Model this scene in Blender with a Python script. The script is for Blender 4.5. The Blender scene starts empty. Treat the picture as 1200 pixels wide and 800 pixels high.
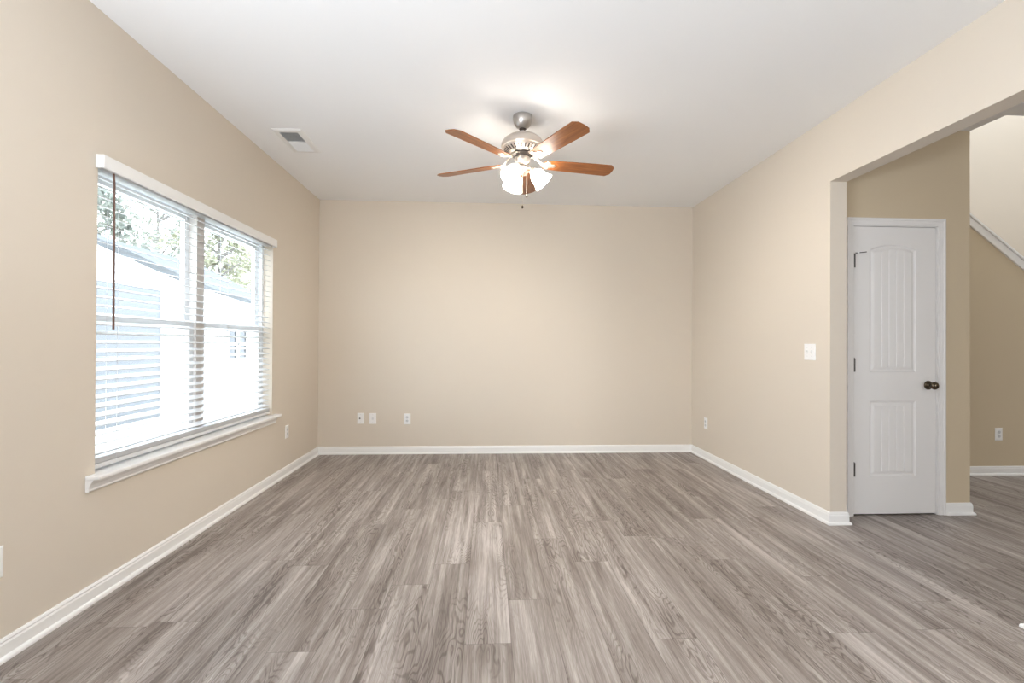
import bpy, bmesh, math, random
from mathutils import Vector, Matrix
random.seed(7)
S = bpy.context.scene
COL = S.collection
PI = math.pi

# ------------------------------------------------------------------ camera
def make_camera():
    yaw, pit, rol = (math.radians(a) for a in (3.0516, 0.3376, -0.3074))
    F = Vector((math.sin(yaw)*math.cos(pit), math.cos(yaw)*math.cos(pit), math.sin(pit)))
    R0 = Vector((math.cos(yaw), -math.sin(yaw), 0)); U0 = R0.cross(F)
    R = R0*math.cos(rol) - U0*math.sin(rol)
    U = U0*math.cos(rol) + R0*math.sin(rol)
    cam = bpy.data.cameras.new('camera'); cam.sensor_width = 36; cam.lens = 558.0/1200*36
    cam.clip_start = 0.05; cam.clip_end = 300
    o = bpy.data.objects.new('camera', cam); COL.objects.link(o)
    m = Matrix.Identity(4)
    for i in range(3):
        m[i][0], m[i][1], m[i][2] = R[i], U[i], -F[i]
    m[0][3], m[1][3], m[2][3] = 0, 0, 1.1932
    o.matrix_world = m
    S.camera = o
make_camera()

# ------------------------------------------------------------------ light, world, exposure
SKY = 5.3
LAMP_GLOW = 15.0
BULB_GLOW = 1100.0
S.view_settings.view_transform = 'Standard'
S.view_settings.look = 'None'
S.view_settings.exposure = 0.66
S.view_settings.gamma = 1.0
S.view_settings.use_curve_mapping = False
S.cycles.use_denoising = True
S.cycles.max_bounces = 10
S.cycles.diffuse_bounces = 7
S.cycles.glossy_bounces = 4
S.cycles.transparent_max_bounces = 16
S.cycles.sample_clamp_indirect = 6
w = bpy.data.worlds.new('overcast_sky'); S.world = w; w.use_nodes = True
bg = w.node_tree.nodes['Background']
bg.inputs[0].default_value = (0.86, 0.95, 1.06, 1); bg.inputs[1].default_value = SKY

def area(name, loc, rot, sx, sy, power, col=(1, 1, 1)):
    l = bpy.data.lights.new(name, 'AREA'); l.shape = 'RECTANGLE'; l.size = sx; l.size_y = sy
    l.energy = power; l.color = col
    o = bpy.data.objects.new(name, l); COL.objects.link(o); o.location = loc; o.rotation_euler = rot
    return o
REAR, STAIR, HALL, SIDE = 47, 50, 40, 135
# added fill light in front of the solid wall behind the camera
area('rear_fill', (0.25, -2.62, 1.2), (math.radians(148), 0, 0), 3.4, 1.9, REAR, (0.86, 0.96, 1.08))
# added fill beside the left wall, out of view; the wall is solid there
area('side_fill', (-1.75, -0.25, 1.25), (math.radians(146), 0, -PI/2), 1.8, 1.3, SIDE, (0.86, 0.96, 1.08))
# daylight down the stairwell from the upper floor
area('stairwell_daylight', (5.6, 4.1, 5.3), (0, 0, 0), 2.6, 1.6, STAIR, (0.86, 0.97, 1.08))
# added fill light at the unseen near end of the hall
area('hall_fill', (5.2, -2.62, 1.4), (PI/2, 0, 0), 1.6, 1.8, HALL, (0.95, 0.98, 1.0))

# ------------------------------------------------------------------ measurements (metres)
L, B, D, C = -1.806, 2.303, 5.227, 2.74       # left wall x, right wall x, back wall y, ceiling
WE, WT = 3.078, 0.114                          # end of right wall, its thickness
OP0, OPZ = 1.9, 2.30                           # near side and height of the hall opening
DW, DX1 = 3.225, 3.45                          # closet door wall y and its right end x
KY, SY = 4.2, 5.25                             # stair knee wall y, stairwell far wall y
RY, HX = -2.7, 7.6                             # wall behind the camera, hall end wall
WY0, WY1, WZ0, WZ1 = 2.305, 4.122, 0.588, 2.05 # window opening

# ------------------------------------------------------------------ materials
def mat(name, col, rough=0.5, metal=0.0, spec=0.5, bump=None, emis=None, estr=0):
    m = bpy.data.materials.new(name); m.use_nodes = True
    nt = m.node_tree; b = nt.nodes['Principled BSDF']
    b.inputs['Base Color'].default_value = (*col, 1); b.inputs['Roughness'].default_value = rough
    b.inputs['Metallic'].default_value = metal; b.inputs['Specular IOR Level'].default_value = spec
    if emis:
        b.inputs['Emission Color'].default_value = (*emis, 1); b.inputs['Emission Strength'].default_value = estr
    # slight procedural tone variation on every surface
    tc = nt.nodes.new('ShaderNodeNewGeometry'); nz = nt.nodes.new('ShaderNodeTexNoise')
    nz.inputs['Scale'].default_value = bump[0] if bump else 30.0; nz.inputs['Detail'].default_value = 3
    nt.links.new(tc.outputs['Position'], nz.inputs['Vector'])
    if bump:
        bp = nt.nodes.new('ShaderNodeBump'); bp.inputs['Strength'].default_value = bump[1]
        bp.inputs['Distance'].default_value = 0.002
        nt.links.new(nz.outputs['Fac'], bp.inputs['Height']); nt.links.new(bp.outputs['Normal'], b.inputs['Normal'])
    else:
        mr = nt.nodes.new('ShaderNodeMapRange')
        mr.inputs['To Min'].default_value = max(0, rough-0.03); mr.inputs['To Max'].default_value = min(1, rough+0.03)
        nt.links.new(nz.outputs['Fac'], mr.inputs['Value']); nt.links.new(mr.outputs['Result'], b.inputs['Roughness'])
    return m

class NG:
    def __init__(s, m): s.nt = m.node_tree; s.b = s.nt.nodes['Principled BSDF']
    def n(s, t, **k):
        x = s.nt.nodes.new(t)
        for a, v in k.items(): setattr(x, a, v)
        return x
    def put(s, sock, v):
        if isinstance(v, (int, float)): sock.default_value = v
        elif isinstance(v, tuple): sock.default_value = v
        else: s.nt.links.new(v, sock)
    def m(s, op, a, b=0.0, c=None):
        x = s.n('ShaderNodeMath', operation=op); s.put(x.inputs[0], a); s.put(x.inputs[1], b)
        if c is not None: s.put(x.inputs[2], c)
        return x.outputs[0]
    def xyz(s, x, y, z):
        c = s.n('ShaderNodeCombineXYZ'); s.put(c.inputs[0], x); s.put(c.inputs[1], y); s.put(c.inputs[2], z)
        return c.outputs[0]
    def noise(s, vec, scale=1, detail=3, rough=0.5, dist=0):
        x = s.n('ShaderNodeTexNoise'); s.nt.links.new(vec, x.inputs['Vector'])
        x.inputs['Scale'].default_value = scale; x.inputs['Detail'].default_value = detail
        x.inputs['Roughness'].default_value = rough; x.inputs['Distortion'].default_value = dist
        return x.outputs['Fac']
    def rng(s, v, a, b, c, d, smooth=False):
        x = s.n('ShaderNodeMapRange'); s.put(x.inputs['Value'], v)
        if smooth: x.interpolation_type = 'SMOOTHSTEP'
        for nme, q in zip(('From Min', 'From Max', 'To Min', 'To Max'), (a, b, c, d)): x.inputs[nme].default_value = q
        return x.outputs[0]
    def mix(s, f, a, b, mode='MIX'):
        x = s.n('ShaderNodeMix', data_type='RGBA', blend_type=mode)
        s.put(x.inputs[0], f); s.put(x.inputs[6], a); s.put(x.inputs[7], b)
        return x.outputs[2]

def floor_material():
    m = bpy.data.materials.new('grey_oak_vinyl_plank'); m.use_nodes = True
    g = NG(m)
    pos = g.n('ShaderNodeNewGeometry').outputs['Position']
    sp = g.n('ShaderNodeSeparateXYZ'); g.nt.links.new(pos, sp.inputs[0]); x, y = sp.outputs[0], sp.outputs[1]
    W_, LEN = 0.1895, 1.3
    u = g.m('DIVIDE', g.m('SUBTRACT', x, 0.106), W_)
    row = g.m('FLOOR', u); fu = g.m('SUBTRACT', u, row)
    known = {-5: 1.889, -4: 2.18, -2: 2.602, -1: 1.906, 0: 2.226, 1: 2.921, 2: 2.602, 3: 1.905}
    cr = g.n('ShaderNodeValToRGB'); cr.color_ramp.interpolation = 'CONSTANT'
    rr = random.Random(3); el = cr.color_ramp.elements
    for i in range(32):
        v = (known[i-12] % LEN)/LEN if (i-12) in known else rr.random()
        e = el[0] if i == 0 else (el[1] if i == 1 else el.new(i/32))
        e.position = i/32; e.color = (v, v, v, 1)
    mod = g.m('FLOORED_MODULO', g.m('ADD', row, 12.25), 32.0)
    g.nt.links.new(g.m('DIVIDE', mod, 32.0), cr.inputs[0])
    sc = g.n('ShaderNodeSeparateColor'); g.nt.links.new(cr.outputs[0], sc.inputs[0])
    v = g.m('SUBTRACT', g.m('DIVIDE', y, LEN), sc.outputs[0])
    col = g.m('FLOOR', v); fv = g.m('SUBTRACT', v, col)
    wn = g.n('ShaderNodeTexWhiteNoise', noise_dimensions='3D'); g.nt.links.new(g.xyz(row, col, 3.0), wn.inputs[0])
    rs = g.n('ShaderNodeSeparateColor'); g.nt.links.new(wn.outputs['Color'], rs.inputs[0])
    r1, r2, r3 = rs.outputs
    ox = g.m('MULTIPLY', r1, 37.0); oy = g.m('MULTIPLY', r2, 53.0); oz = g.m('MULTIPLY', r3, 11.0)
    def coord(kx, ky): return g.xyz(g.m('MULTIPLY_ADD', x, kx, ox), g.m('MULTIPLY_ADD', y, ky, oy), oz)
    broad = g.noise(coord(11, 1.1), 1, 3, 0.55, 0.5)
    streak = g.noise(coord(46, 1.1), 1, 4, 0.62, 0.3)
    fine = g.noise(coord(300, 9), 1, 3, 0.65)
    ringn = g.noise(coord(7.5, 1.15), 1, 2.5, 0.5, 0.25)
    ring = g.m('SINE', g.m('MULTIPLY', g.m('ADD', ringn, g.m('MULTIPLY', fine, 0.006)), 210.0))
    ring = g.rng(ring, 0.15, 1.0, 0.0, 1.0, True)
    # grain rings only show in the heart of a board
    ringmask = g.rng(g.noise(coord(6, 0.8), 1, 2), 0.42, 0.62, 0.0, 1.0, True)
    ring = g.m('MULTIPLY', ring, ringmask)
    tone = g.m('ADD', g.m('MULTIPLY', broad, 0.80), g.m('MULTIPLY', streak, 0.75))
    tone = g.m('ADD', tone, g.m('MULTIPLY', g.m('SUBTRACT', fine, 0.5), 0.50))
    tone = g.m('ADD', tone, g.m('MULTIPLY', g.m('SUBTRACT', r3, 0.5), 0.09))
    tone = g.m('SUBTRACT', tone, g.m('MULTIPLY', ring, 0.20))
    t = g.rng(tone, 0.46, 1.03, 0.0, 1.0)
    cc = g.n('ShaderNodeValToRGB'); ce = cc.color_ramp.elements
    ce[0].position = 0; ce[0].color = (0.128, 0.102, 0.090, 1)
    ce[1].position = 1; ce[1].color = (0.53, 0.485, 0.462, 1)
    e = ce.new(0.45); e.color = (0.265, 0.227, 0.205, 1)
    e = ce.new(0.72); e.color = (0.375, 0.334, 0.311, 1)
    g.nt.links.new(t, cc.inputs[0])
    ex = g.m('MULTIPLY', g.m('MINIMUM', fu, g.m('SUBTRACT', 1.0, fu)), W_)
    ey = g.m('MULTIPLY', g.m('MINIMUM', fv, g.m('SUBTRACT', 1.0, fv)), LEN)
    ed = g.m('MINIMUM', ex, ey)
    seam = g.rng(ed, 0.0004, 0.0022, 1.0, 0.0)
    c = g.mix(g.m('MULTIPLY', seam, 0.55), cc.outputs[0], (0.07, 0.055, 0.046, 1))
    g.nt.links.new(c, g.b.inputs['Base Color'])
    g.nt.links.new(g.rng(t, 0, 1, 0.46, 0.36), g.b.inputs['Roughness'])
    g.b.inputs['Specular IOR Level'].default_value = 0.45
    bp = g.n('ShaderNodeBump'); bp.inputs['Strength'].default_value = 0.25; bp.inputs['Distance'].default_value = 0.0012
    g.nt.links.new(g.m('SUBTRACT', g.m('MULTIPLY', t, 0.4), seam), bp.inputs['Height'])
    g.nt.links.new(bp.outputs[0], g.b.inputs['Normal'])
    return m

def wood_material(name, dark, light, axis=0):
    m = bpy.data.materials.new(name); m.use_nodes = True; g = NG(m)
    tc = g.n('ShaderNodeTexCoord').outputs['Object']
    mp = g.n('ShaderNodeMapping'); g.nt.links.new(tc, mp.inputs[0]); mp.inputs['Scale'].default_value = (3, 45, 20)
    n1 = g.noise(mp.outputs[0], 1, 4, 0.6, 0.6)
    g.nt.links.new(g.mix(g.rng(n1, 0.3, 0.7, 0, 1), (*dark, 1), (*light, 1)), g.b.inputs['Base Color'])
    g.b.inputs['Roughness'].default_value = 0.35
    return m

def glass_material():
    m = bpy.data.materials.new('window_glass'); m.use_nodes = True; nt = m.node_tree
    nt.nodes.remove(nt.nodes['Principled BSDF']); out = nt.nodes['Material Output']
    t = nt.nodes.new('ShaderNodeBsdfTransparent'); t.inputs[0].default_value = (0.95, 0.97, 0.97, 1)
    gl = nt.nodes.new('ShaderNodeBsdfGlossy'); gl.inputs['Roughness'].default_value = 0.02
    mx = nt.nodes.new('ShaderNodeMixShader')
    mx.inputs[0].default_value = 0.05; nt.links.new(t.outputs[0], mx.inputs[1]); nt.links.new(gl.outputs[0], mx.inputs[2])
    nt.links.new(mx.outputs[0], out.inputs[0])
    return m

def siding_material():
    m = bpy.data.materials.new('white_lap_siding'); m.use_nodes = True; g = NG(m)
    pos = g.n('ShaderNodeNewGeometry').outputs['Position']
    sp = g.n('ShaderNodeSeparateXYZ'); g.nt.links.new(pos, sp.inputs[0])
    f = g.m('FRACT', g.m('DIVIDE', sp.outputs[2], 0.13))
    bp = g.n('ShaderNodeBump'); bp.inputs['Strength'].default_value = 0.6; bp.inputs['Distance'].default_value = 0.012
    g.nt.links.new(f, bp.inputs['Height']); g.nt.links.new(bp.outputs[0], g.b.inputs['Normal'])
    g.b.inputs['Base Color'].default_value = (0.82, 0.83, 0.84, 1); g.b.inputs['Roughness'].default_value = 0.6
    return m

def leaf_material(name, a, b):
    m = bpy.data.materials.new(name); m.use_nodes = True; g = NG(m)
    pos = g.n('ShaderNodeNewGeometry').outputs['Position']
    n1 = g.noise(pos, 1.3, 2)
    g.nt.links.new(g.mix(g.rng(n1, 0.35, 0.65, 0, 1), (*a, 1), (*b, 1)), g.b.inputs['Base Color'])
    g.b.inputs['Roughness'].default_value = 0.6
    return m

M = {}
M['wall'] = mat('beige_wall_paint', (0.705, 0.635, 0.545), 0.75, spec=0.25, bump=(260, 0.06))
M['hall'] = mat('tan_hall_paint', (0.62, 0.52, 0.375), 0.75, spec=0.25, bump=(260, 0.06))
M['ceil'] = mat('white_ceiling_paint', (0.88, 0.885, 0.89), 0.9, spec=0.1, bump=(180, 0.08))
M['trim'] = mat('white_trim_paint', (0.89, 0.885, 0.875), 0.35, spec=0.5)
M['door'] = mat('white_door_paint', (0.80, 0.785, 0.775), 0.4, spec=0.5)
M['vinyl'] = mat('white_window_vinyl', (0.80, 0.82, 0.84), 0.35)
M['mull'] = mat('taupe_mullion_paint', (0.74, 0.695, 0.66), 0.6)
M['slat'] = mat('white_blind_slat', (0.68, 0.68, 0.685), 0.4)
M['cord'] = mat('white_cord', (0.75, 0.76, 0.78), 0.8)
M['wand'] = mat('brown_wand', (0.13, 0.065, 0.045), 0.4)
M['plate'] = mat('white_plastic', (0.90, 0.90, 0.90), 0.3)
M['recept'] = mat('white_receptacle', (0.70, 0.71, 0.72), 0.35)
M['slot'] = mat('dark_slot', (0.03, 0.03, 0.03), 0.6)
M['nickel'] = mat('brushed_nickel', (0.50, 0.48, 0.46), 0.32, metal=1.0)
M['nickel2'] = mat('satin_nickel_warm', (0.66, 0.60, 0.54), 0.38, metal=0.85)
M['bronze'] = mat('aged_bronze', (0.13, 0.105, 0.075), 0.25, metal=1.0)
M['darkmetal'] = mat('dark_metal', (0.06, 0.05, 0.045), 0.4, metal=0.6)
M['hinge'] = mat('hinge_metal', (0.10, 0.09, 0.085), 0.4, metal=0.8)
M['wood'] = wood_material('cherry_fan_blade', (0.15, 0.045, 0.011), (0.38, 0.135, 0.034))
M['shade'] = mat('lit_frosted_glass', (0.9, 0.88, 0.84), 0.4, emis=(1.0, 0.93, 0.83), estr=LAMP_GLOW)
M['bulb'] = mat('lit_bulb', (0.9, 0.88, 0.84), 0.4, emis=(1.0, 0.93, 0.83), estr=BULB_GLOW)
M['glass'] = glass_material()
M['floor'] = floor_material()
M['siding'] = siding_material()
M['roof'] = mat('pale_grey_shingle', (0.135, 0.142, 0.152), 0.9, bump=(40, 0.5))
M['garage'] = mat('pale_blue_door_paint', (0.104, 0.110, 0.118), 0.5)
M['extrim'] = mat('white_exterior_trim', (0.8, 0.8, 0.8), 0.5)
M['pane'] = mat('dark_window_pane', (0.025, 0.028, 0.033), 0.1)
M['grass'] = mat('dry_lawn', (0.50, 0.50, 0.45), 0.95, bump=(6, 0.6))
M['bark'] = mat('grey_bark', (0.16, 0.145, 0.13), 0.9, bump=(25, 0.6))
M['leaf1'] = leaf_material('grey_green_leaf', (0.14, 0.15, 0.125), (0.29, 0.30, 0.245))
M['leaf2'] = leaf_material('yellow_green_leaf', (0.22, 0.22, 0.14), (0.40, 0.39, 0.28))
M['grille'] = mat('white_grille_enamel', (0.80, 0.80, 0.79), 0.4)
M['duct'] = mat('dark_duct', (0.05, 0.045, 0.04), 0.8)

# ------------------------------------------------------------------ mesh helpers
class MB:
    def __init__(s): s.bm = bmesh.new(); s.T = Matrix.Identity(4)
    def v(s, p): return s.bm.verts.new(s.T @ Vector(p))
    def f(s, vs):
        try: return s.bm.faces.new(vs)
        except ValueError: return None
    def box(s, a, b, rot=None):
        c = [(a[i]+b[i])/2 for i in range(3)]; h = [abs(b[i]-a[i])/2 for i in range(3)]
        Rm = rot if rot else Matrix.Identity(3)
        P = [s.v(Vector(c) + Rm @ Vector((sx*h[0], sy*h[1], sz*h[2]))) for sz in (-1, 1) for sy in (-1, 1) for sx in (-1, 1)]
        for q in ((0, 2, 3, 1), (4, 5, 7, 6), (0, 1, 5, 4), (2, 6, 7, 3), (0, 4, 6, 2), (1, 3, 7, 5)): s.f([P[i] for i in q])
        return s
    def prism(s, pts, to3, a, b):      # extrude a 2-D outline; to3(p, t) -> point
        A = [s.v(to3(p, a)) for p in pts]; Bv = [s.v(to3(p, b)) for p in pts]; n = len(pts)
        s.f(A[::-1]); s.f(Bv)
        for i in range(n): s.f([A[i], A[(i+1) % n], Bv[(i+1) % n], Bv[i]])
        return s
    def lathe(s, prof, seg=32, origin=(0, 0, 0), axis=None, cap=True):
        o = Vector(origin); Q = axis.to_track_quat('Z', 'Y').to_matrix() if axis else Matrix.Identity(3)
        rings = []
        for r, z in prof:
            rings.append([s.v(o + Q @ Vector((r*math.cos(2*PI*k/seg), r*math.sin(2*PI*k/seg), z))) for k in range(seg)])
        for a, b in zip(rings, rings[1:]):
            for k in range(seg): s.f([a[k], a[(k+1) % seg], b[(k+1) % seg], b[k]])
        if cap: s.f(rings[0][::-1]); s.f(rings[-1])
        return s
    def tube(s, pts, rad, seg=8):
        pts = [Vector(p) for p in pts]; rings = []
        for i, p in enumerate(pts):
            d = (pts[min(i+1, len(pts)-1)] - pts[max(i-1, 0)]).normalized(); q = d.to_track_quat('Z', 'Y').to_matrix()
            r = rad[i] if isinstance(rad, (list, tuple)) else rad
            rings.append([s.v(p + q @ Vector((r*math.cos(2*PI*k/seg), r*math.sin(2*PI*k/seg), 0))) for k in range(seg)])
        for a, b in zip(rings, rings[1:]):
            for k in range(seg): s.f([a[k], a[(k+1) % seg], b[(k+1) % seg], b[k]])
        s.f(rings[0][::-1]); s.f(rings[-1])
        return s
    def build(s, name, material, parent=None, bevel=0, smooth=False, loc=None):
        bmesh.ops.recalc_face_normals(s.bm, faces=s.bm.faces[:])
        me = bpy.data.meshes.new(name); s.bm.to_mesh(me); s.bm.free(); me.materials.append(material)
        o = bpy.data.objects.new(name, me); COL.objects.link(o)
        if parent: o.parent = parent
        if loc: o.location = loc
        if smooth:
            for p in me.polygons: p.use_smooth = True
            if smooth != 'all':
                es = o.modifiers.new('edge_split', 'EDGE_SPLIT'); es.split_angle = math.radians(40)
        if bevel:
            b = o.modifiers.new('bevel', 'BEVEL'); b.width = bevel; b.segments = 2; b.limit_method = 'ANGLE'
        return o

def tag(o, label=None, cat=None, group=None, kind=None):
    for k, v in (('label', label), ('category', cat), ('group', group), ('kind', kind)):
        if v: o[k] = v
    return o
def struct(name, mb, m, label=None, cat=None, parent=None, **k):
    o = mb.build(name, m, parent, **k); tag(o, label, cat, kind='structure'); return o
def empty(name, loc, rz=0):
    o = bpy.data.objects.new(name, None); COL.objects.link(o); o.location = loc; o.rotation_euler = (0, 0, rz)
    o.empty_display_size = 0.1
    return o

YZ = lambda p, t: (t, p[0], p[1])
XZ = lambda p, t: (p[0], t, p[1])
XY = lambda p, t: (p[0], p[1], t)

# ------------------------------------------------------------------ room shell
E_ = 0.12
struct('floor', MB().box((L-E_, RY-E_, -0.1), (HX+E_, SY+E_, 0)), M['floor'], 'grey oak-look plank floor running towards the back wall', 'floor')
cb = MB().prism([(L-E_, RY-E_), (HX+E_, RY-E_), (HX+E_, 2.993), (DX1+.005, 2.993), (DX1+.005, SY+E_), (L-E_, SY+E_)], XY, C, C+0.22)
struct('ceiling', cb, M['ceil'], 'smooth white ceiling of the room and hall', 'ceiling')
struct('wall_back', MB().box((L-E_, D, 0), (B+WT, D+E_, C)), M['wall'], 'beige back wall with three white cover plates', 'wall')
wl = MB()
wl.box((L-0.15, RY, 0), (L, WY0, C)); wl.box((L-0.15, WY1, 0), (L, D, C))
wl.box((L-0.15, WY0, 0), (L, WY1, WZ0-0.022)); wl.box((L-0.15, WY0, WZ1), (L, WY1, C))
struct('wall_left', wl, M['wall'], 'beige left wall with the window in it', 'wall')
wr = MB().prism([(RY, 0), (OP0, 0), (OP0, OPZ), (WE, OPZ), (WE, 0), (D, 0), (D, C), (RY, C)], YZ, B, B+WT)
struct('wall_right', wr, M['wall'], 'light beige right wall with the wide opening to the hall', 'wall')
# wall behind the photographer
wb = MB()
wb.box((L-0.15, RY-E_, 0), (HX+E_, RY, C))
struct('wall_rear', wb, M['wall'], 'beige wall behind the camera', 'wall')
# closet wall with the door opening
SX0, SX1, SZ1 = 2.588, 3.198, 2.040
wd = MB()
wd.box((B+WT, DW, 0), (SX0-0.022, DW+WT, C)); wd.box((SX1+0.022, DW, 0), (DX1, DW+WT, C)); wd.box((SX0-0.022, DW, SZ1+0.02), (SX1+0.022, DW+WT, C))
wd.box((DX1-WT, DW+WT, 0), (DX1, KY, C)); wd.box((B+WT, DW+0.7, 0), (DX1-WT, DW+0.75, C))
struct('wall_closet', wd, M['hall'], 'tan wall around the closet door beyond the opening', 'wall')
# knee wall along the stairs, its sloping top cut at stair pitch
sl = 0.760
def kz(x): return 2.301 - sl*(x-4.505)
kx0 = DX1-0.0
wk = MB().prism([(kx0, 0), (HX, 0), (HX, kz(HX)) if kz(HX) > 0.02 else (HX, 0.02), (kx0+0.2, kz(kx0+0.2)), (kx0, kz(kx0+0.2))], XZ, KY, KY+0.11)
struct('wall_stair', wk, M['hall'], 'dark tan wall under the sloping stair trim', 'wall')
ws = MB().box((B+WT, SY, 0), (HX+E_, SY+E_, 5.5))
struct('wall_stairwell', ws, M['wall'], 'pale wall of the stairwell above the sloping trim', 'wall')
wu = MB()
wu.box((HX, RY, 0), (HX+E_, SY, C)); wu.box((HX, 2.993, C), (HX+E_, SY, 5.5))
wu.box((DX1-0.1, 2.993, C+.22), (DX1+.005, SY, 5.5)); wu.box((DX1-0.1, 2.893, C+.22), (HX+E_, 2.993, 5.5))
wu.box((DX1-0.1, 2.893, 5.5), (HX+E_, SY+E_, 5.6))
struct('wall_upper', wu, M['wall'], 'upper walls and end wall around the stairwell', 'wall')
# sloping cap and apron on the knee wall
def slopebar(off0, off1, y0, y1, name, label):
    x0, x1 = kx0+0.2, HX-0.05
    n = math.sqrt(1+sl*sl)
    pts = [(x0, kz(x0)+off0*n), (x1, kz(x1)+off0*n), (x1, kz(x1)+off1*n), (x0, kz(x0)+off1*n)]
    return MB().prism(pts, XZ, y0, y1)
tr = slopebar(0.0, 0.062, KY-0.018, KY+0.128, '', '')
bm2 = slopebar(0.062, 0.082, KY-0.032, KY+0.142, '', ''); tmp = bpy.data.meshes.new('t'); bm2.bm.to_mesh(tmp); tr.bm.from_mesh(tmp); bm2.bm.free(); bpy.data.meshes.remove(tmp)
struct('trim_1', tr, M['trim'], 'sloping white stair trim at the right edge', 'trim', bevel=0.003)

# ---- baseboards: a profile swept along the wall line with mitred corners
PROF = [(0, 0), (0.024, 0), (0.024, 0.007), (0.021, 0.014), (0.012, 0.019), (0.012, 0.060), (0.009, 0.068), (0.010, 0.073), (0.005, 0.083), (0, 0.083)]
def sweep(path, prof, side, z0=0):
    P = [Vector(p) for p in path]; n = len(P); offs = []
    for i in range(n):
        ds = []
        if i > 0: ds.append((P[i]-P[i-1]).normalized())
        if i < n-1: ds.append((P[i+1]-P[i]).normalized())
        ns = [Vector((-d.y, d.x))*side for d in ds]
        offs.append(ns[0] if len(ns) == 1 else (ns[0]+ns[1])/(1+ns[0].dot(ns[1])))
    def segs(i0, i1):
        mb = MB(); rings = []
        for i in range(i0, i1+1):
            rings.append([mb.v((P[i].x+offs[i].x*u, P[i].y+offs[i].y*u, z0+h)) for u, h in prof])
        k = len(prof)
        for a, b in zip(rings, rings[1:]):
            for j in range(k): mb.f([a[j], a[(j+1) % k], b[(j+1) % k], b[j]])
        mb.f(rings[0][::-1]); mb.f(rings[-1])
        return mb
    return segs
CO = 0.052                                     # door casing width
cx0, cx1, cz1 = SX0-0.008, SX1+0.008, SZ1+0.008
seg = sweep([(L, RY), (L, D), (B, D), (B, WE), (B+WT, WE), (B+WT, DW), (cx0-CO, DW)], PROF, -1)
struct('baseboard_left', seg(0, 1), M['trim'], 'white baseboard along the left wall', 'baseboard')
struct('baseboard_back', seg(1, 2), M['trim'], 'white baseboard along the back wall', 'baseboard')
struct('baseboard_right', seg(2, 6), M['trim'], 'white baseboard along the right wall, wrapping its end', 'baseboard')
seg = sweep([(cx1+CO, DW), (DX1, DW), (DX1, KY), (HX, KY)], PROF, -1)
struct('baseboard_closet', seg(0, 2), M['trim'], 'white baseboard stub right of the closet door', 'baseboard')
struct('baseboard_stair', seg(2, 3), M['trim'], 'white baseboard under the stair wall', 'baseboard')
seg = sweep([(B+WT, OP0), (B, OP0), (B, RY)], PROF, -1)
struct('baseboard_near', seg(0, 2), M['trim'], 'white baseboard corner at the right edge of the frame', 'baseboard')

# ------------------------------------------------------------------ window
def make_window():
    fx0, fx1 = L-0.145, L-0.075
    mid = (WY0+WY1)/2
    root = MB()
    fw = 0.032
    for y0, y1 in ((WY0, WY0+fw), (WY1-fw, WY1)): root.box((fx0, y0, WZ0), (fx1, y1, WZ1))
    root.box((fx0, WY0+fw, WZ0), (fx1, WY1-fw, WZ0+fw)); root.box((fx0, WY0+fw, WZ1-fw), (fx1, WY1-fw, WZ1))
    o = struct('window_1', root, M['vinyl'], 'white twin sash window behind the blind on the left wall', 'window', bevel=0.003)
    mw = 0.042
    MB().box((fx0-0.005, mid-mw, WZ0+fw), (fx1+0.012, mid+mw, WZ1-fw)).build('mullion', M['mull'], o, bevel=0.003)
    zr = 1.315
    for y0, y1 in ((WY0+fw, mid-mw), (mid+mw, WY1-fw)):
        for nm, z0, z1, xo in (('upper_sash', zr-0.02, WZ1-fw, 0.0), ('lower_sash', WZ0+fw, zr+0.02, 0.03)):
            a, b = fx0+0.006+xo, fx0+0.034+xo; st = 0.045 if nm == 'upper_sash' else 0.04
            m_ = MB()
            m_.box((a, y0, z0), (b, y0+st, z1)); m_.box((a, y1-st, z0), (b, y1, z1))
            m_.box((a, y0+st, z0), (b, y1-st, z0+0.04)); m_.box((a, y0+st, z1-0.04), (b, y1-st, z1))
            s_ = m_.build(nm, M['vinyl'], o)
            MB().box(((a+b)/2-0.002, y0+st, z0+0.04), ((a+b)/2+0.002, y1-st, z1-0.04)).build('pane', M['glass'], s_)
    # stool with horns, and apron below
    st = MB()
    sx1 = L+0.062; zt = WZ0
    pts = [(fx1, WY0), (L, WY0), (L, 2.248), (sx1, 2.252), (sx1, 4.180), (L, 4.184), (L, WY1), (fx1, WY1)]
    st.prism(pts, XY, zt-0.021, zt)
    struct('trim_2', st, M['trim'], 'white window stool under the blind', 'window sill', bevel=0.006)
    ap = [(0, 0), (0.012, 0), (0.016, 0.006), (0.014, 0.012), (0.018, 0.03), (0.030, 0.046), (0.034, 0.054), (0, 0.054)]
    mb = MB(); ring = []
    for y_, e in ((2.253, 0), (4.176, 0)):
        ring.append([mb.v((L+u, y_, zt-0.021-0.054+h)) for u, h in ap])
    k = len(ap)
    for j in range(k): mb.f([ring[0][j], ring[0][(j+1) % k], ring[1][(j+1) % k], ring[1][j]])
    mb.f(ring[0][::-1]); mb.f(ring[1])
    struct('trim_3', mb, M['trim'], 'white moulded apron below the window stool', 'window sill')
make_window()

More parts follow.
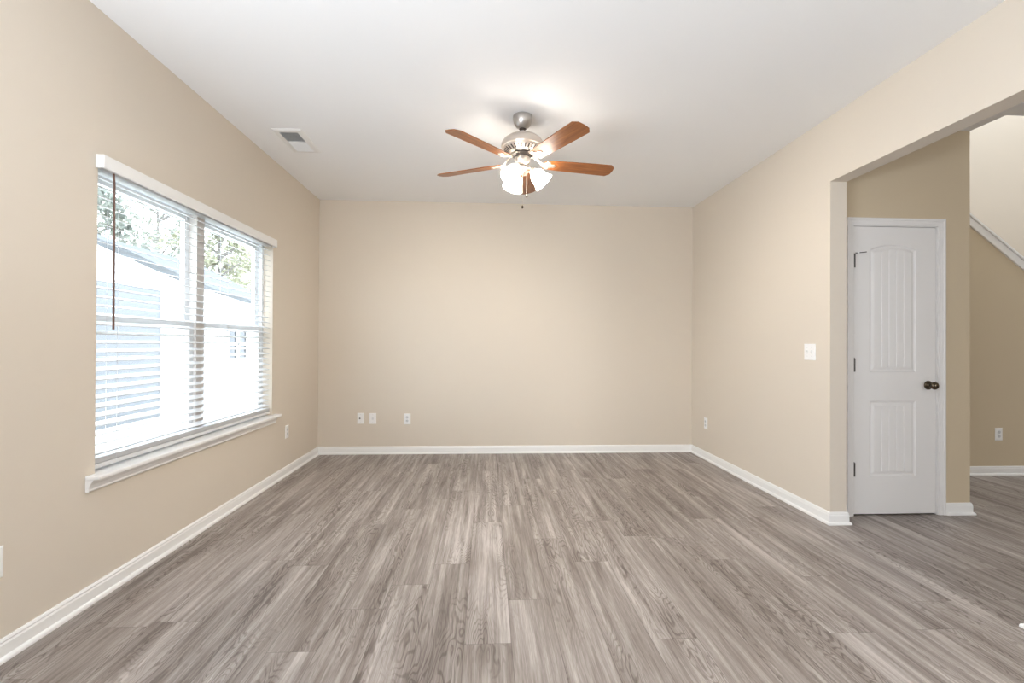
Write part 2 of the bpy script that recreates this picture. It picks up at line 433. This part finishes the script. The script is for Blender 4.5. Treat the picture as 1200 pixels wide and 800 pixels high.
def make_blind():
    root = empty('window_blind', (L-0.03, (WY0+WY1)/2, WZ0))
    tag(root, 'white horizontal slat blind with a deep valance in the left wall window', 'window blind')
    ox, oy, oz = root.location
    def T(mb): mb.T = Matrix.Translation((-ox, -oy, -oz)); return mb
    y0, y1 = WY0+0.008, WY1-0.022
    # valance with returned ends standing just proud of the wall
    va = T(MB()); vx = L+0.040
    va.box((vx-0.012, 2.288, 1.998), (vx, 4.112, 2.060))
    va.box((L+0.001, 2.288, 1.998), (vx-0.012, 2.296, 2.060)); va.box((L+0.001, 4.104, 1.998), (vx-0.012, 4.112, 2.060))
    va.build('valance', M['trim'], root, bevel=0.003)
    T(MB()).box((L-0.058, y0, 2.004), (L-0.004, y1, 2.046)).build('headrail', M['slat'], root)
    sl_ = T(MB()); tilt = math.radians(16); cx = L-0.034
    Rm = Matrix.Rotation(tilt, 3, 'Y')
    z = 1.972
    while z > 0.672:
        sl_.box((cx-0.0245, y0+0.002, z-0.0015), (cx+0.0245, y1-0.002, z+0.0015), Rm); z -= 0.0432
    for k in range(5):
        sl_.box((cx-0.0245, y0+0.002, 0.628+k*0.0046), (cx+0.0245, y1-0.002, 0.631+k*0.0046))
    sl_.build('slats', M['slat'], root)
    T(MB()).box((cx-0.026, y0, 0.602), (cx+0.026, y1, 0.624)).build('bottom_rail', M['slat'], root, bevel=0.003)
    lad = []
    for yy in (y0+0.13, y0+0.66, y1-0.66, y1-0.13):
        m_ = T(MB())
        for xx in (cx-0.026, cx+0.026): m_.box((xx-0.0006, yy-0.0008, 0.615), (xx+0.0006, yy+0.0008, 2.004))
        m_.build('ladder_cord', M['cord'], root)
    wd_ = T(MB()).tube([(L+0.020, 2.372, 1.998), (L+0.024, 2.372, 1.94), (L+0.026, 2.372, 1.254)], 0.0048, 8)
    wd_.build('tilt_wand', M['wand'], root)
make_blind()

# ------------------------------------------------------------------ closet door
def make_door():
    y = DW+0.004                                # slab face
    x0, x1, z0, z1 = SX0, SX1, 0.010, SZ1
    ax0, ax1 = 2.707, 3.050; sag = 0.034
    N = 16
    def arch(x, d, spring, sg):                 # top edge of a panel outline inset by d
        c = (ax0+ax1)/2; h = (ax1-ax0)/2
        return spring - d + sg*(1-((x-c)/h)**2)
    mb = MB()
    panels = [(1.010, 1.879, sag), (0.274, 0.806, 0.0)]
    def quad(a, b, c, d, yy=y): mb.f([mb.v((p[0], yy, p[1])) for p in (a, b, c, d)])
    quad((x0, z0), (ax0, z0), (ax0, z1), (x0, z1)); quad((ax1, z0), (x1, z0), (x1, z1), (ax1, z1))
    quad((ax0, z0), (ax1, z0), (ax1, 0.274), (ax0, 0.274)); quad((ax0, 0.806), (ax1, 0.806), (ax1, 1.010), (ax0, 1.010))
    xs = [ax0+(ax1-ax0)*i/N for i in range(N+1)]
    for a, b in zip(xs, xs[1:]): quad((a, arch(a, 0, 1.879, sag)), (b, arch(b, 0, 1.879, sag)), (b, z1), (a, z1))
    # slab body behind
    mb.box((x0, y+0.012, z0), (x1, y+0.035, z1))
    for p, q in (((x0, z0), (x1, z0)), ((x1, z0), (x1, z1)), ((x1, z1), (x0, z1)), ((x0, z1), (x0, z0))):
        mb.f([mb.v((p[0], y, p[1])), mb.v((q[0], y, q[1])), mb.v((q[0], y+0.012, q[1])), mb.v((p[0], y+0.012, p[1]))])
    for zb, zs, sg in panels:
        rings = []
        for d, dep in ((0, 0), (0.004, 0.005), (0.010, 0.008), (0.015, 0.0085), (0.022, 0.006), (0.034, 0.002)):
            xx = [ax0+d+(ax1-ax0-2*d)*i/N for i in range(N+1)]
            pts = [(xx[0], zb+d), (xx[-1], zb+d)] + [(a, arch(a, d, zs, sg)) for a in reversed(xx)]
            rings.append([mb.v((p[0], y+dep, p[1])) for p in pts])
        k = len(rings[0])
        for a, b in zip(rings, rings[1:]):
            for j in range(k): mb.f([a[j], a[(j+1) % k], b[(j+1) % k], b[j]])
        d = 0.034; w0, w1 = ax0+d, ax1-d
        cols = [(w0, .002)]; nb = 5
        for i in range(1, nb):
            g = w0+(w1-w0)*i/nb; cols += [(g-0.003, .002), (g, .0055), (g+0.003, .002)]
        cols.append((w1, .002))
        for (a, da), (b, db) in zip(cols, cols[1:]):
            mb.f([mb.v((a, y+da, zb+d)), mb.v((b, y+db, zb+d)), mb.v((b, y+db, arch(b, d, zs, sg))), mb.v((a, y+da, arch(a, d, zs, sg)))])
    bmesh.ops.remove_doubles(mb.bm, verts=mb.bm.verts[:], dist=1e-5)
    o = struct('door_1', mb, M['door'], 'white two-panel arched closet door beyond the opening', 'door')
    # hinges
    for hz in (1.795, 1.06, 0.325):
        h = MB().lathe([(0.007, -0.047), (0.008, -0.046), (0.008, 0.046), (0.007, 0.047)], 10, (x0-0.002, y-0.007, hz))
        h.lathe([(0.0045, 0), (0.0045, 0.006), (0.002, 0.008)], 8, (x0-0.002, y-0.007, hz+0.045))
        h.box((x0-0.002, y-0.003, hz-0.044), (x0+0.010, y-0.0005, hz+0.044))
        hg = h.build('hinge', M['hinge'], o)
        if hz > 1.5:
            a = Vector((x0+0.004, y-0.010, hz+0.054))
            st = MB().tube([a, a+Vector((0.06, -0.028, 0.004))], 0.003, 8).build('hinge_pin_stop', M['hinge'], o)
            MB().lathe([(0.006, 0), (0.007, 0.006), (0.006, 0.012)], 10, a+Vector((0.010, -0.006, 0.001)), Vector((1, -0.45, 0))).build('stop_bumper', M['plate'], st)
    kx, kz_ = 3.140, 0.918
    kn = MB().lathe([(0.032, 0), (0.032, 0.005), (0.026, 0.010), (0.012, 0.012), (0.011, 0.030), (0.020, 0.036), (0.0275, 0.046), (0.0275, 0.054), (0.020, 0.064), (0.006, 0.067)], 24, (kx, y, kz_), Vector((0, -1, 0)))
    kn.build('door_knob', M['bronze'], o, smooth='all')
    MB().box((x1-0.001, y-0.001, kz_-0.028), (x1+0.004, y+0.02, kz_+0.028)).build('strike_plate', M['bronze'], o)
    # jamb
    j = MB()
    j.box((x0-0.022, DW, 0), (x0-0.003, DW+WT, z1+0.003)); j.box((x1+0.003, DW, 0), (x1+0.022, DW+WT, z1+0.003)); j.box((x0-0.022, DW, z1+0.003), (x1+0.022, DW+WT, z1+0.02))
    j.box((x0-0.003, DW+0.042, 0), (x0+0.008, DW+0.08, z1+0.003)); j.box((x1-0.008, DW+0.042, 0), (x1+0.003, DW+0.08, z1+0.003)); j.box((x0-0.003, DW+0.042, z1-0.008), (x1+0.003, DW+0.08, z1+0.003))
    struct('trim_4', j, M['door'], 'white jamb around the closet door', 'door frame')
    # casing
    pr = [(0, 0), (0, 0.008), (0.004, 0.010), (0.016, 0.010), (0.020, 0.012), (0.032, 0.013), (0.036, 0.017), (0.048, 0.017), (CO, 0.014), (CO, 0)]
    c = MB(); ln = []
    for u, t in pr:
        ln.append([c.v((px, DW-t, pz)) for px, pz in ((cx0-u, 0), (cx0-u, cz1+u), (cx1+u, cz1+u), (cx1+u, 0))])
    k = len(ln)
    for i in range(k):
        a, b = ln[i], ln[(i+1) % k]
        for q in range(3): c.f([a[q], a[q+1], b[q+1], b[q]])
    c.f([r[0] for r in ln]); c.f([r[3] for r in ln][::-1])
    struct('trim_5', c, M['door'], 'white moulded casing around the closet door', 'door frame')
make_door()

# ------------------------------------------------------------------ cover plates
def plate(mb, w_=0.070, h_=0.115):
    t = 0.0055; e = 0.005
    A = [(-w_/2, -h_/2), (w_/2, -h_/2), (w_/2, h_/2), (-w_/2, h_/2)]
    r0 = [mb.v((a, 0, b)) for a, b in A]; r1 = [mb.v((a, -0.003, b)) for a, b in A]
    r2 = [mb.v((a-math.copysign(e, a), -t, b-math.copysign(e, b))) for a, b in A]
    for a, b in ((r0, r1), (r1, r2)):
        for j in range(4): mb.f([a[j], a[(j+1) % 4], b[(j+1) % 4], b[j]])
    mb.f(r2); mb.f(r0[::-1]); return mb
def screw(o, x, z, par):
    MB().lathe([(0.0032, 0), (0.0032, 0.001)], 10, (x, -0.0053, z), Vector((0, -1, 0))).build('screw', M['recept'], par)
def wall_thing(name, kind, loc, rz, label, cat, group):
    r = empty(name, loc, rz); tag(r, label, cat, group)
    p = plate(MB(), 0.116 if kind == 'switch' else 0.072, 0.116).build('cover_plate', M['plate'], r)
    if kind == 'duplex':
        for s_ in (-1, 1):
            out = [(0.0165*math.cos(a), 0.0165*math.sin(a)*0.86) for a in [2*PI*k/16 for k in range(16)]]
            rc = MB().prism([(a, b+s_*0.0195) for a, b in out], lambda q, t: (q[0], t, q[1]), -0.0075, -0.004).build('receptacle', M['recept'], r)
            sm = MB()
            for dx, hh in ((-0.006, 0.008), (0.006, 0.0065)): sm.box((dx-0.0011, -0.0079, s_*0.0195+0.002-hh/2), (dx+0.0011, -0.007, s_*0.0195+0.002+hh/2))
            sm.lathe([(0.0022, 0), (0.0022, 0.0009)], 8, (0, -0.007, s_*0.0195-0.008), Vector((0, -1, 0)))
            sm.build('socket_slots', M['slot'], rc)
        screw(r, 0, 0, r)
    elif kind == 'coax':
        MB().lathe([(0.0085, 0), (0.0085, 0.003), (0.0055, 0.003), (0.0055, 0.011), (0.002, 0.011)], 12, (-0.008, -0.005, 0.0), Vector((0, -1, 0))).build('coax_connector', M['darkmetal'], r)
        screw(r, 0, 0.042, r); screw(r, 0, -0.042, r)
    elif kind == 'phone':
        k = MB().box((-0.010, -0.0075, -0.012), (0.010, -0.004, 0.010)).build('phone_jack', M['recept'], r, bevel=0.001)
        MB().box((-0.006, -0.0079, -0.008), (0.006, -0.007, 0.003)).build('jack_opening', M['cord'], k)
        screw(r, 0, 0.042, r); screw(r, 0, -0.042, r)
    elif kind == 'switch':
        for dx in (-0.023, 0.023):
            t = MB().box((dx-0.0055, -0.0065, -0.012), (dx+0.0055, -0.005, 0.012)).build('toggle_plate', M['recept'], r)
            MB().prism([(-0.005, -0.004), (-0.018, 0.004), (-0.016, 0.009), (-0.005, 0.004)], lambda q, tt: (tt, q[0], q[1]), dx-0.004, dx+0.004).build('toggle', M['plate'], t)
            screw(r, dx, 0.030, r); screw(r, dx, -0.030, r)
    return r
G1 = 'white wall outlets and jacks'
wall_thing('coax_plate', 'coax', (-1.353, D, 0.385), 0, 'white plate with a dark coax connector on back wall, leftmost of the three', 'wall plate', G1)
wall_thing('phone_jack_plate', 'phone', (-1.224, D, 0.383), 0, 'white phone jack plate on back wall, middle of the three', 'wall plate', G1)
wall_thing('wall_outlet', 'duplex', (-0.856, D, 0.377), 0, 'white duplex outlet on back wall, rightmost of the three plates', 'outlet', G1)
wall_thing('wall_outlet', 'duplex', (L, 4.427, 0.391), PI/2, 'white outlet on left wall just right of the window sill', 'outlet', G1)
wall_thing('wall_outlet', 'duplex', (L, 1.851, 0.373), PI/2, 'white outlet on left wall cut off by the frame edge', 'outlet', G1)
wall_thing('wall_outlet', 'duplex', (B, 4.887, 0.375), -PI/2, 'white outlet low on right wall near the back corner', 'outlet', G1)
wall_thing('wall_outlet', 'duplex', (4.774, KY, 0.380), 0, 'white outlet on dark tan wall under the stair trim', 'outlet', G1)
wall_thing('light_switch', 'switch', (B, 3.277, 1.150), -PI/2, 'white double toggle light switch on right wall beside the opening', 'light switch', None)

# ------------------------------------------------------------------ ceiling vent
def make_vent():
    x0, x1, y0, y1 = -1.562, -1.347, 3.507, 3.928
    cx, cy = (x0+x1)/2, (y0+y1)/2
    r = empty('ceiling_vent', (cx, cy, C)); tag(r, 'white two-way louvered air vent in the ceiling above the window', 'air vent')
    hx, hy = (x1-x0)/2, (y1-y0)/2; ix, iy = hx-0.040, hy-0.040
    f = MB()
    R0 = [(-hx, -hy), (hx, -hy), (hx, hy), (-hx, hy)]; R2 = [(-ix, -iy), (ix, -iy), (ix, iy), (-ix, iy)]
    def ring(sc, z): return [f.v((p[0]*sc[0], p[1]*sc[1], z)) for p in [(-1, -1), (1, -1), (1, 1), (-1, 1)]]
    rs = [ring((hx, hy), 0), ring((hx, hy), -0.003), ring((hx-0.012, hy-0.012), -0.010), ring((ix, iy), -0.012), ring((ix, iy), 0)]
    for a, b in zip(rs, rs[1:]):
        for j in range(4): f.f([a[j], a[(j+1) % 4], b[(j+1) % 4], b[j]])
    f.box((-ix, -0.004, -0.012), (ix, 0.004, -0.001))
    f.build('vent_frame', M['grille'], r)
    MB().box((-ix, -iy, -0.0015), (ix, iy, -0.0005)).build('duct_opening', M['duct'], r)
    lv = MB()
    n = 12
    for half in (-1, 1):
        for k in range(n):
            yy = half*(0.008 + (iy-0.012)*(k+0.5)/n)
            ang = math.radians(38)*(1 if half < 0 else -1)
            lv.box((-ix, yy-0.0062, -0.0068), (ix, yy+0.0062, -0.0060), Matrix.Rotation(ang, 3, 'X'))
    lv.build('louvers', M['grille'], r)
make_vent()

# ------------------------------------------------------------------ ceiling fan
def make_fan():
    fx, fy = 0.235, 3.207
    r = empty('ceiling_fan', (fx, fy, C)); tag(r, 'brushed nickel ceiling fan with five wooden blades and lit glass shades', 'ceiling fan')
    Z = lambda z: z-C
    def P(l): return [(a, Z(b)) for a, b in l]
    MB().lathe(P([(0.060, C), (0.065, C-.004), (0.066, 2.724), (0.064, 2.706), (0.058, 2.686), (0.046, 2.667), (0.032, 2.654), (0.022, 2.649)]), 36).build('canopy', M['nickel'], r, smooth=True)
    MB().lathe(P([(0.023, 2.662), (0.024, 2.648), (0.016, 2.638)]), 24).build('hanger_ball', M['darkmetal'], r, smooth=True)
    MB().lathe(P([(0.0125, 2.645), (0.0125, 2.60)]), 20).build('downrod', M['nickel'], r, smooth=True)
    MB().lathe(P([(0.018, 2.622), (0.022, 2.612), (0.060, 2.606), (0.100, 2.592), (0.128, 2.572), (0.141, 2.552), (0.144, 2.536), (0.144, 2.526), (0.138, 2.520), (0.090, 2.518)]), 48).build('motor_housing', M['nickel2'], r, smooth=True)
    vr = MB().lathe(P([(0.132, 2.520), (0.128, 2.512), (0.090, 2.490), (0.082, 2.482), (0.060, 2.480)]), 48).build('vent_ring', M['nickel2'], r, smooth=True)
    vs = MB()
    for k in range(30):
        a = 2*PI*k/30; Rm = Matrix.Rotation(a, 3, 'Z') @ Matrix.Rotation(-math.radians(30), 3, 'Y')
        c = Vector((0.109*math.cos(a), 0.109*math.sin(a), Z(2.5008)))
        pts = [c + Rm @ Vector(q) for q in ((-0.016, -0.004, 0), (0.016, -0.004, 0), (0.016, 0.004, 0), (-0.016, 0.004, 0))]
        pb = [q + Rm @ Vector((0, 0, -0.002)) for q in pts]
        A = [vs.v(q) for q in pts]; Bq = [vs.v(q) for q in pb]
        vs.f(A); vs.f(Bq[::-1])
        for j in range(4): vs.f([A[j], A[(j+1) % 4], Bq[(j+1) % 4], Bq[j]])
    vs.build('vent_slots', M['darkmetal'], vr)
    MB().lathe(P([(0.075, 2.482), (0.075, 2.470), (0.050, 2.464), (0.046, 2.452)]), 32).build('flywheel', M['darkmetal'], r, smooth=True)
    MB().lathe(P([(0.030, 2.462), (0.048, 2.455), (0.052, 2.440), (0.052, 2.425), (0.046, 2.412), (0.036, 2.404), (0.020, 2.398)]), 32).build('switch_housing', M['nickel2'], r, smooth=True)
    kit = MB().lathe(P([(0.020, 2.402), (0.034, 2.394), (0.036, 2.380), (0.026, 2.368), (0.010, 2.360), (0.006, 2.350)]), 28).build('light_fitter', M['nickel2'], r, smooth=True)
    # lamps
    for deg in (235, 355, 115):
        a = math.radians(deg); d = Vector((math.cos(a), math.sin(a), 0))
        ax = (d*0.68 + Vector((0, 0, -0.73))).normalized()
        p0 = d*0.030 + Vector((0, 0, Z(2.384))); p1 = d*0.052 + Vector((0, 0, Z(2.386))); p2 = p1 + ax*0.012
        arm = MB().tube([p0, p1, p2], [0.009, 0.010, 0.012], 10)
        arm.lathe([(0.012, 0), (0.024, 0.008), (0.026, 0.022), (0.022, 0.024)], 20, p2, ax)
        arm = arm.build('lamp_holder', M['nickel2'], r, smooth=True)
        s0 = p2 + ax*0.016
        sh = MB(); prof = [(0.022, 0), (0.026, 0.008), (0.041, 0.022), (0.050, 0.042), (0.054, 0.064), (0.058, 0.084), (0.066, 0.102), (0.072, 0.110)]
        prof += [(q-0.003, t) for q, t in reversed(prof)]
        sh.lathe(prof, 32, s0, ax, cap=False)
        g = sh.build('lamp_shade', M['shade'], r, smooth='all')
        MB().lathe([(0.008, 0.0), (0.012, 0.012), (0.024, 0.034), (0.027, 0.052), (0.020, 0.070), (0.006, 0.078)], 16, s0, ax).build('bulb', M['bulb'], g, smooth='all')
    # blades
    for k in range(5):
        th = math.radians(225.63+72*k)
        e = Matrix.Rotation(th, 4, 'Z')
        zb = Z(2.421); pitch = math.radians(-12)          # counter-clockwise edge lower
        out = [(0.150, -0.038), (0.165, -0.048), (0.26, -0.056), (0.50, -0.064), (0.622, -0.0665), (0.650, -0.040), (0.654, 0.0), (0.650, 0.040), (0.622, 0.0665), (0.50, 0.064), (0.26, 0.056), (0.165, 0.048), (0.150, 0.038)]
        b = MB()
        b.prism(out, XY, -0.003, 0.003)
        bo = b.build('fan_blade', M['wood'], r, bevel=0.0015)
        bo.matrix_local = Matrix.Translation((0, 0, zb)) @ e @ Matrix.Rotation(pitch, 4, 'X')
        ir = MB()
        # arm from the flywheel, dropping to a three lobed plate screwed under the blade
        path = [(0.060, 0.052), (0.088, 0.048), (0.112, 0.030), (0.135, 0.004), (0.158, -0.0045)]
        wd_ = [0.016, 0.013, 0.012, 0.016, 0.030]
        rg = []
        for (q, h), ww in zip(path, wd_):
            rg.append([ir.v((q, -ww, h-0.003)), ir.v((q, ww, h-0.003)), ir.v((q, ww, h+0.001)), ir.v((q, -ww, h+0.001))])
        for a_, b_ in zip(rg, rg[1:]):
            for j in range(4): ir.f([a_[j], a_[(j+1) % 4], b_[(j+1) % 4], b_[j]])
        ir.f(rg[0][::-1]); ir.f(rg[-1])
        for (lx, ly, lr) in ((0.175, -0.028, 0.017), (0.175, 0.028, 0.017), (0.215, 0.0, 0.020)):
            ir.lathe([(lr*0.8, -0.0075), (lr, -0.006), (lr, -0.003)], 16, (lx, ly, 0))
            ir.lathe([(0.004, -0.0095), (0.005, -0.0075)], 8, (lx, ly, 0))
        ir.prism([(0.155, -0.032), (0.18, -0.028), (0.215, -0.015), (0.215, 0.015), (0.18, 0.028), (0.155, 0.032)], XY, -0.0065, -0.003)
        ir.build('blade_iron', M['nickel2'], bo)
    # pull chains
    for (px, py, zt, zb) in ((0.028, -0.02, 2.40, 2.200), (0.001, -0.005, 2.36, 2.130)):
        c = MB().tube([(px, py, Z(zt)), (px, py, Z(zb))], 0.0011, 6)
        co = c.build('pull_chain', M['nickel2'], r)
        MB().lathe([(0.002, 0.004), (0.006, -0.002), (0.0075, -0.010), (0.006, -0.018), (0.002, -0.021)], 12, (px, py, Z(zb))).build('chain_pendant', M['bronze'], co, smooth='all')
make_fan()

# ------------------------------------------------------------------ outside the window
def outside():
    struct('ground', MB().box((-60, -25, -0.6), (L-0.35, 70, -0.42)), M['grass'], 'pale lawn between the houses', 'lawn')
    HXf, HXb = -6.8, -12.5
    house = empty('neighbour_house', (-9.6, 11.5, -0.42)); tag(house, 'white neighbouring house seen through the window', 'house')
    T = lambda mb: (setattr(mb, 'T', Matrix.Translation((9.6, -11.5, 0.42))), mb)[1]
    lo = [(2.0, 3.2), (8.66, 2.90), (10.97, 2.545), (14.22, 2.30), (17.5, 2.06)]
    up = [(2.0, 3.5), (8.66, 2.96), (11.05, 2.965), (14.22, 2.50), (17.9, 2.0)]
    wall = T(MB()).prism([(2.2, -0.42), (17.2, -0.42), (17.2, 2.08)] + lo[::-1][1:-1] + [(2.2, 3.19)], YZ, HXb, HXf)
    wall.build('house_wall', M['siding'], house)
    T(MB()).prism(lo + [(17.9, 1.96)] + up[::-1], YZ, HXb-0.3, HXf+0.32).build('roof', M['roof'], house)
    # wide pale door
    gd = T(MB())
    for k in range(4):
        z0 = -0.40+k*0.667; gd.box((HXf, 7.75, z0+0.006), (HXf+0.03, 10.27, z0+0.661))
    gdo = gd.build('garage_door', M['garage'], house)
    t = T(MB()); t.box((HXf, 10.27, -0.42), (HXf+0.05, 10.39, 2.38)); t.box((HXf, 7.63, -0.42), (HXf+0.05, 7.75, 2.38)); t.box((HXf, 7.75, 2.27), (HXf+0.05, 10.27, 2.38))
    t.build('door_trim', M['extrim'], house)
    a0, a1, b0, b1 = 12.865, 13.81, 0.775, 1.54
    fr = T(MB())
    for q in ((a0-.08, a0, b0-.08, b1+.08), (a1, a1+.08, b0-.08, b1+.08), (a0, a1, b0-.08, b0), (a0, a1, b1, b1+.08), ((a0+a1)/2-.05, (a0+a1)/2+.05, b0, b1), (a0, a1, (b0+b1)/2-.035, (b0+b1)/2+.035)):
        fr.box((HXf, q[0], q[2]), (HXf+0.06, q[1], q[3]))
    fo = fr.build('house_window', M['extrim'], house)
    T(MB()).box((HXf+0.001, a0, b0), (HXf+0.02, a1, b1)).build('window_pane', M['pane'], fo)
    rnd = random.Random(11)
    spots = [(-15.5, 19.0, 9.5, 2.6, 'leaf1', 'grey green tree behind the neighbouring roof, left window unit, nearer its wand'),
             (-23.0, 34.5, 13.5, 3.8, 'leaf1', 'grey green tree seen in the left window unit beside the mullion'),
             (-15.0, 27.5, 9.0, 2.6, 'leaf2', 'yellow green tree seen in the right window unit beside the mullion'),
             (-17.0, 35.6, 10.2, 2.5, 'leaf2', 'yellow green tree at the right end of the right window unit')]
    for tx, ty, th, cr_, lm, lab in spots:
        tr_ = empty('tree', (tx, ty, -0.42)); tag(tr_, lab, 'tree', 'trees behind the neighbouring house')
        tk = MB().tube([(0, 0, 0), (0.1, 0.05, th*0.35), (-0.05, 0.1, th*0.7), (0, 0, th*0.95)], [0.22, 0.17, 0.10, 0.03], 10)
        for k in range(14):
            a = rnd.uniform(0, 2*PI); h = rnd.uniform(0.3, 0.85)*th; l_ = cr_*rnd.uniform(0.6, 1.0)
            p = Vector((0, 0, h)); q = p+Vector((math.cos(a)*l_*0.5, math.sin(a)*l_*0.5, 0.35*l_)); z_ = q+Vector((math.cos(a+.3)*l_*0.4, math.sin(a+.3)*l_*0.4, 0.25*l_))
            tk.tube([p, q, z_], [0.07, 0.04, 0.012], 6)
        tk.build('trunk', M['bark'], tr_)
        fo = MB()
        clus = []
        for k in range(80):
            u = rnd.uniform(0, 2*PI); zz = rnd.uniform(0.22, 1.0); rad = cr_*math.sin(PI*min(1, (zz-0.2)/0.85))**0.6*rnd.uniform(0.2, 1.05)
            clus.append((Vector((math.cos(u)*rad, math.sin(u)*rad, zz*th)), rnd.uniform(0.35, 0.75)))
        for c_, s_ in clus:
            for j in range(46):
                p = c_+Vector((rnd.gauss(0, s_*.5), rnd.gauss(0, s_*.5), rnd.gauss(0, s_*.38)))
                a = Vector((rnd.gauss(0, 1), rnd.gauss(0, 1), rnd.gauss(0, 1))).normalized(); b = a.orthogonal().normalized()
                b = Matrix.Rotation(rnd.uniform(0, 6.28), 3, a) @ b; w_ = rnd.uniform(0.07, 0.15)
                c2 = a.cross(b)
                fo.f([fo.v(p-b*w_*1.5), fo.v(p+c2*w_*.7), fo.v(p+b*w_*1.5), fo.v(p-c2*w_*.7)])
        fo.build('foliage', M[lm], tr_)
outside()
